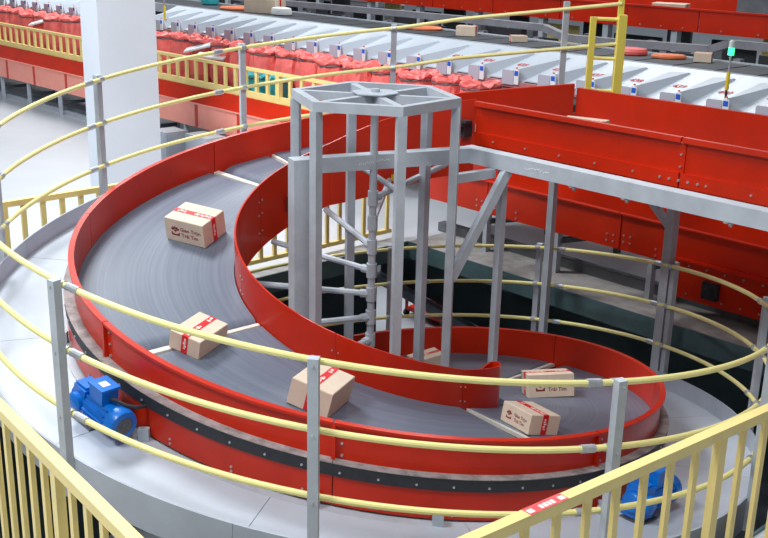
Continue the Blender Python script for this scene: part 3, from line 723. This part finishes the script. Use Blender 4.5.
def flat_parcel(name, label, c, size, rz, m, cat='parcel', group=None, tilt=0):
    sx, sy, sz = size; v = MB(); nx = 8; n = 12
    v.lathe([(0.6, 0), (0.96, 0.1), (1.0, 0.5), (0.9, 0.9), (0.5, 1.0)], n)
    v.v = [(x * sx / 2, y * sy / 2, z * sz) for x, y, z in v.v]
    me = v.mesh(name, m, True); o = link(name, me); o.location = c; o.rotation_euler = (0, tilt, rz); return tag(o, label, cat, group)
for i, (a, b, z) in enumerate(((-13.1, 4.0, -0.30), (-8.15, 4.02, -0.29), (-7.8, 4.0, -0.38))):
    o = MB().box(-0.22, 0.22, -0.07, 0.07, 0, 0.025).obj('flat_packet', LABELW); o.location = W(a, b, z); o.rotation_euler = (0.3, -0.25 if i < 2 else 0.05, A0 + 0.5)
    tag(o, ['white flat packet resting on coral sacks at far left', 'white flat packet slanting on coral sacks right of the column', 'white flat packet lying below the slanting one by the column'][i], 'packet', 'white packets on the sacks')

# ------------------------------------------------------------------ white sorting chutes
def chute_proto():
    o = thing('sorting_chute', '', 'chute')
    m = MB(); m.hexa([(-0.248, 0.05, -0.075), (0.248, 0.05, -0.075), (0.248, 0.76, 0.185), (-0.248, 0.76, 0.185), (-0.248, 0.05, -0.06), (0.248, 0.05, -0.06), (0.248, 0.76, 0.2), (-0.248, 0.76, 0.2)])
    put('slide', m.mesh('slide', CHUTE), o, Matrix())
    m = MB(); m.add([(-0.02, 0.03, -0.085), (0.07, 0.03, -0.085), (0.235, 0.66, 0.155), (-0.02, 0.03, 0.055), (0.0, 0.62, 0.165), (0.21, 0.64, 0.175)],
        [(0, 1, 3), (3, 1, 5), (1, 2, 5), (3, 5, 4), (0, 3, 4)])
    put('divider', m.mesh('divider', CHUTE), o, Matrix())
    m = MB(); m.box(-0.2, -0.04, -0.02, 0.0, -0.12, 0.03); m.box(-0.19, -0.05, -0.02, 0.0, 0.03, 0.042)
    put('side_plate', m.mesh('side_plate', LILAC), o, Matrix())
    m = MB(); m.box(-0.032, 0.032, -0.02, -0.005, -0.11, 0.055); lb_ = put('label_bracket', m.mesh('label_bracket', LABELW), o, Matrix())
    m = MB(); m.box(-0.025, 0.025, -0.0225, -0.02, -0.01, 0.042); put('blue_label', m.mesh('blue_label', LABELB), lb_, Matrix())
    m = MB(); m.knob((0.0, -0.01, 0.075), (0, -1, 0), 0.012, 0.012); put('indicator', m.mesh('indicator', ORANGE), lb_, Matrix())
    m = MB(); m.box(-0.248, 0.248, 0.0, 0.05, -0.15, -0.085); put('front_trim', m.mesh('front_trim', BROWNP), o, Matrix())
    m = MB(); m.box(-0.248, 0.248, 0.02, 0.05, -0.24, -0.15); put('hanger_bar', m.mesh('hanger_bar', DSTEEL), o, Matrix())
    return o
cp = chute_proto(); first = True
for i in [-2, -1, 0, 1, 2, 3, 4, 5] + list(range(10, 34)):
    a = -0.07 + 0.523 * (i - 31) if i >= 22 else -0.07 + 0.523 * (22 - 31) + 0.487 * (i - 22)
    o = cp if first else copy_tree(cp); first = False
    o.location = W(a, 4.65, -0.11); o.rotation_euler = (0, 0, A0); o['group'] = 'white sorting chutes'
    n = i - 31
    if n == 0: o['label'] = 'white sorting chute under the green signal lamp'
    elif n > 0: o['label'] = 'white sorting chute, %s to the right of the green signal lamp' % ORD[n - 1]
    elif i >= 10: o['label'] = 'white sorting chute, %s to the left of the green signal lamp' % ORD[-n - 1]
    else: o['label'] = 'white sorting chute at far left, %s to the left of the white column' % ORD[5 - i]
    o.scale.x = 1.05 if i >= 22 else 0.985
    if i >= 24:
        num = text_mesh(str(409 + i), 0.095, NUMR, 0.35)
        s_ = Vector((0, 0.71, 0.26)).normalized()
        put('number', num, o, frame((-0.235, 0.37, 0.062), (1, 0, 0), tuple(s_)))
SB = thing('chute_frame', 'grey undercarriage carrying the row of white chutes', 'frame', tuple(W(-7, 5.3, FZ)))
MB().abox(-18.5, 3.5, 4.95, 5.35, -0.75, -0.12).obj('under_panel', DSTEEL, SB)
for k in range(12): MB().bar(W(-18 + k * 1.9, 5.15, FZ), W(-18 + k * 1.9, 5.15, -0.7), 0.08, 0.08, E1).obj('leg', STEEL, SB)
# signal lamp
BL = thing('signal_lamp', 'green lit signal lamp on a yellow-based pole among the white chutes', 'lamp', tuple(W(-0.105, 4.68, -0.05)))
MB().tube([W(-0.105, 4.68, -0.05), W(-0.105, 4.68, 0.03)], 0.012, 8).obj('pole_foot', BLACK, BL, True)
MB().tube([W(-0.105, 4.68, 0.03), W(-0.105, 4.68, 0.2)], 0.019, 8).obj('yellow_sleeve', YSTICK, BL, True)
MB().tube([W(-0.105, 4.68, 0.2), W(-0.105, 4.68, 0.36)], 0.010, 8).obj('pole', GALV, BL, True)
MB().tube([W(-0.105, 4.68, 0.36), W(-0.105, 4.68, 0.43)], 0.030, 12).obj('lamp_lens', GREENL, BL, True)
MB().tube([W(-0.105, 4.68, 0.43), W(-0.105, 4.68, 0.49), W(-0.105, 4.68, 0.5)], [0.030, 0.026, 0.012], 12).obj('lamp_cap', CLEAR, BL, True)
BL2 = thing('signal_pole', 'thin pole with a yellow sleeve just right of the white column', 'pole', tuple(W(-10.1, 4.68, -0.05)))
MB().tube([W(-10.1, 4.68, -0.05), W(-10.1, 4.68, 0.16)], 0.02, 8).obj('yellow_sleeve', YSTICK, BL2, True)
MB().tube([W(-10.1, 4.68, 0.16), W(-10.1, 4.68, 0.5)], 0.012, 8).obj('pole', GALV, BL2, True)

# ------------------------------------------------------------------ dark sorter belt and what rides on it
SO = thing('sorter_belt', 'long dark tray sorter running behind the white chutes', 'sorter', tuple(W(-7, 5.9, FZ)))
k = -22.0
tm = MB().box(-0.232, 0.232, -0.44, 0.44, 0, 0.03).mesh('tray', SIDEF)
while k < 4:
    o = put('tray', tm, SO, Matrix()); o.matrix_parent_inverse = basis(SO).inverted(); o.location = W(k, 5.9, 0.055); o.rotation_euler = (0, 0, A0); k += 0.5
MB().abox(-22.3, 4, 5.42, 5.46, -0.05, 0.095).obj('side_rail', STEEL, SO)
MB().abox(-22.3, 4, 6.35, 6.39, -0.05, 0.1).obj('side_rail', STEEL, SO)
MB().abox(-22.3, 4, 5.5, 6.3, -0.35, 0.05).obj('track_body', BLACK, SO)
for k in range(14): MB().bar(W(-21 + k * 1.9, 5.9, FZ), W(-21 + k * 1.9, 5.9, -0.35), 0.1, 0.3, E1).obj('leg', DSTEEL, SO)
def plain_box(label, a, b, z, w, d, h, rz):
    return cardboard_box(label, w, d, h, 'X', None, Matrix.Translation(W(a, b, z)) @ Matrix.Rotation(rz, 4, 'Z'), 'parcels on the sorter')
plain_box('pale taped carton on the dark sorter left of centre', -4.72, 6.0, 0.086, 0.26, 0.18, 0.13, -0.3)
plain_box('small low brown carton on the dark sorter by the steel ramp', -3.82, 6.0, 0.086, 0.2, 0.15, 0.08, 0.1)
plain_box('brown carton on the dark sorter below the green lamp', -1.25, 6.15, 0.086, 0.19, 0.16, 0.1, -0.4)
plain_box('large brown carton on the dark sorter near the white column', -9.05, 5.9, 0.086, 0.6, 0.3, 0.22, -0.5)
flat_parcel('flat_bag', 'red flat bag lying on the dark sorter beside the yellow gate', W(-2.15, 6.06, 0.086), (0.42, 0.3, 0.08), A0 + 0.2, SACK, 'bag', 'bags on the sorter')
flat_parcel('flat_bag', 'thin orange flat bag on the dark sorter at right', W(-1.66, 6.1, 0.086), (0.4, 0.26, 0.05), A0 + 0.5, ORANGE, 'bag', 'bags on the sorter')
flat_parcel('flat_bag', 'thin orange flat bag on the dark sorter above the tower', W(-5.62, 6.1, 0.086), (0.55, 0.3, 0.05), A0 + 0.5, ORANGE, 'bag', 'bags on the sorter')
flat_parcel('flat_bag', 'orange flat bag on the dark sorter near the white column', W(-9.7, 5.8, 0.086), (0.6, 0.35, 0.06), A0 + 0.5, ORANGE, 'bag', 'bags on the sorter')
flat_parcel('flat_bag', 'white bag on the dark sorter beside the large brown carton', W(-8.55, 5.85, 0.086), (0.4, 0.3, 0.12), A0, LABELW, 'bag', 'bags on the sorter')
flat_parcel('flat_bag', 'teal bag on the sorter just right of the white column', W(-10.9, 6.1, 0.086), (0.35, 0.3, 0.16), A0, SACK2, 'bag', 'bags on the sorter')

# ------------------------------------------------------------------ steel frame and far red conveyors
FF = thing('steel_gantry', 'grey steel gantry with stepped beam behind the dark sorter', 'gantry', tuple(W(-5, 7.5, FZ)))
seg = [(-22, 0.10), (-10.1, 0.10), (-6.2, 0.135), (-4.6, 0.135), (-4.2, 0.03), (-3.4, 0.04), (-1.95, 0.08), (-1.70, 0.175), (4, 0.19)]
for (a, z), (b, z2) in zip(seg[:-1], seg[1:]): MB().bar(W(a, 7.5, z), W(b, 7.5, z2), 0.12, 0.095).obj('beam', MSTEEL, FF)
k = -21.5
while k < 3.5:
    MB().bar(W(k, 7.5, FZ), W(k, 7.5, 0.0), 0.1, 0.1, E1).obj('post', MSTEEL, FF)
    MB().bar(W(k + 0.45, 8.1, FZ), W(k + 0.45, 8.1, 0.05), 0.12, 0.12, E1).obj('post', DSTEEL, FF); k += 1.05
MB().abox(-22, 3.5, 7.9, 8.3, -0.75, -0.45).obj('cable_tray', BLACK, FF)
k = -22.0; i = 0
while k < 3.3:
    MB().abox(k, k + (0.62, 0.45, 0.7)[i % 3], 8.32, 8.36, -1.65, (-0.1, -0.35, -0.02)[i % 3]).obj('back_panel', BLACK, FF); k += 0.78; i += 1
FR = thing('far_conveyor', 'far red box-sided conveyor across the top of the hall', 'conveyor', tuple(W(-5, 9.2, FZ)))
cuts = [-24, -22, -20, -18, -16, -14.2, -12.6, -11.1, -9.6, -8.3, -6.9, -5.5, -4.25, -3.05, -1.2, 0.8, 2.8]
fb = MB()
for a, b in zip(cuts[:-1], cuts[1:]):
    MB().abox(a + 0.01, b - 0.01, 9.0, 9.03, 0.125, 0.425).obj('side_panel', RED, FR)
    MB().abox(a, b, 8.97, 9.03, 0.425, 0.45).obj('flange', RED, FR)
    for q in (0.2, 0.5, 0.8): fb.knob(W(a + (b - a) * q, 9.0, 0.17), -E2, 0.014, 0.01)
    MB().bar(W(b - 0.4, 9.1, FZ), W(b - 0.4, 9.1, 0.125), 0.12, 0.1, E1).obj('leg', STEEL, FR)
k = -24.0; i = 0
while k < 2.6:
    MB().abox(k, k + (0.5, 0.85, 0.4, 0.7)[i % 4], 9.5, 9.55, -1.69, (0.1, -0.05, 0.12, 0.0)[i % 4]).obj('under_panel', (BLACK, DSTEEL, BLACK, YFENCE, BLACK)[i % 5], FR); k += (0.6, 0.95, 0.75, 0.8)[i % 4]; i += 1
MB().abox(-24, 2.8, 9.03, 10.1, 0.18, 0.22).obj('belt', BELT, FR)
MB().abox(-24, 2.8, 10.1, 10.13, 0.1, 0.62).obj('far_side_panel', RED, FR)
fb.obj('bolts', CHROME, FR)['kind'] = 'stuff'
m = MB(); m.hexa([W(-3.05, 10.0, 0.3), W(-2.2, 10.0, 0.3), W(-2.2, 10.6, 0.3), W(-3.05, 10.6, 0.3), W(-3.05, 10.05, 1.0), W(-2.2, 10.05, 1.0), W(-2.2, 10.6, 1.0), W(-3.05, 10.6, 1.0)])
tag(m.obj('grey_hood', DSTEEL), 'dark grey sheet-metal hood on the far red conveyor at top right', 'hood')
plain_box('thin pale carton on the far red conveyor', -3.9, 9.6, 0.22, 0.5, 0.3, 0.24, -0.5)
# far shelving rows beyond
for j, (a, b, lab) in enumerate(((-19.5, 11.5, 'left'), (-14.5, 11.5, 'right'))):
    R_ = thing('storage_rack', 'far grey storage rack with dark shelves at the top, %s one' % lab, 'rack', tuple(W(a, b, FZ)))
    for da in (-2, 0, 2):
        for db in (0, 0.8): MB().bar(W(a + da, b + db, FZ), W(a + da, b + db, 1.4), 0.1, 0.1, E1).obj('upright', STEEL, R_)
    for z in (-1.2, -0.3, 0.5): MB().abox(a - 2.05, a + 2.05, b - 0.05, b + 0.85, z, z + 0.08).obj('shelf', DSTEEL, R_)
struct('wall_back', MB().abox(-60, 30, 30, 30.3, FZ, 8), WHITE)

# ------------------------------------------------------------------ white column, cabinets, yellow gate
c = MB().abox(-6.60, -6.2, 1.365, 2.13, FZ, 6.5).obj('column', WHITE); tag(c, 'thick white square building column at upper left', 'column')
CB = thing('control_cabinet', 'pale grey control cabinet on the floor just right of the white column', 'cabinet', tuple(W(-7.4, 3.05, FZ)))
MB().abox(-7.6, -7.25, 2.85, 3.2, -1.66, -1.27).obj('body', DECK, CB)
MB().abox(-7.25, -7.238, 2.87, 3.18, -1.64, -1.29).obj('door', DECK, CB)
MB().abox(-7.58, -7.27, 2.9, 3.15, FZ, -1.66).obj('plinth', DSTEEL, CB)
MB().abox(-7.56, -7.5, 2.844, 2.85, -1.56, -1.50).obj('yellow_sign', YSTICK, CB)
o = MB().abox(-7.0, -6.5, 3.0, 3.3, FZ, -1.25).obj('grey_casing', DECK); tag(o, 'low white casing beside the control cabinet behind the red spiral', 'casing')
GT = thing('yellow_gate', 'pale yellow tubular gate at the end of the upper guardrail', 'gate', (2.0, 2.385, 0.1))
MB().bar((2.085, 2.36, 0.0), (2.085, 2.36, 0.775), 0.085, 0.07).obj('post', YGATE, GT)
MB().bar((1.845, 2.405, 0.0), (1.845, 2.405, 0.75), 0.05, 0.05).obj('post', YGATE, GT)
MB().bar((2.075, 2.40, 0.70), (2.075, 2.40, 0.92), 0.045, 0.045).obj('post', YGATE, GT)
for z in (0.735, 0.40, 0.12): MB().tube([(1.845, 2.405, z), (2.085, 2.36, z)], 0.016, 8).obj('rung', YGATE, GT, True)

# ------------------------------------------------------------------ lower level: red trolley and sloping beam
TR = thing('red_trolley', 'red wire cage trolley on the lower level seen through the opening', 'trolley', tuple(W(-5.9, 6.9, LZ)))
for i in (0, 1):
    for j in (0, 1):
        MB().bar(W(-6.3 + i * 0.8, 6.6 + j * 0.6, LZ + 0.08), W(-6.3 + i * 0.8, 6.6 + j * 0.6, LZ + 0.95), 0.05, 0.05).obj('post', RED, TR)
        MB().tube([W(-6.3 + i * 0.8 - 0.02, 6.6 + j * 0.6, LZ + 0.06), W(-6.3 + i * 0.8 + 0.02, 6.6 + j * 0.6, LZ + 0.06)], 0.06, 10).obj('wheel', BLACK, TR)
for k in range(6):
    z = LZ + 0.15 + k * 0.16
    for j in (0, 1): MB().bar(W(-6.3, 6.6 + j * 0.6, z), W(-5.5, 6.6 + j * 0.6, z), 0.03, 0.03).obj('bar', RED, TR)
MB().abox(-6.32, -5.48, 6.58, 7.22, LZ + 0.1, LZ + 0.14).obj('base', RED, TR)
o = MB().bar(W(-4.6, 4.33, -2.93), W(-1.2, 4.33, -3.45), 0.1, 0.12).obj('sloping_beam', STEEL); tag(o, 'grey beam sloping down on the lower level behind the tower', 'beam')
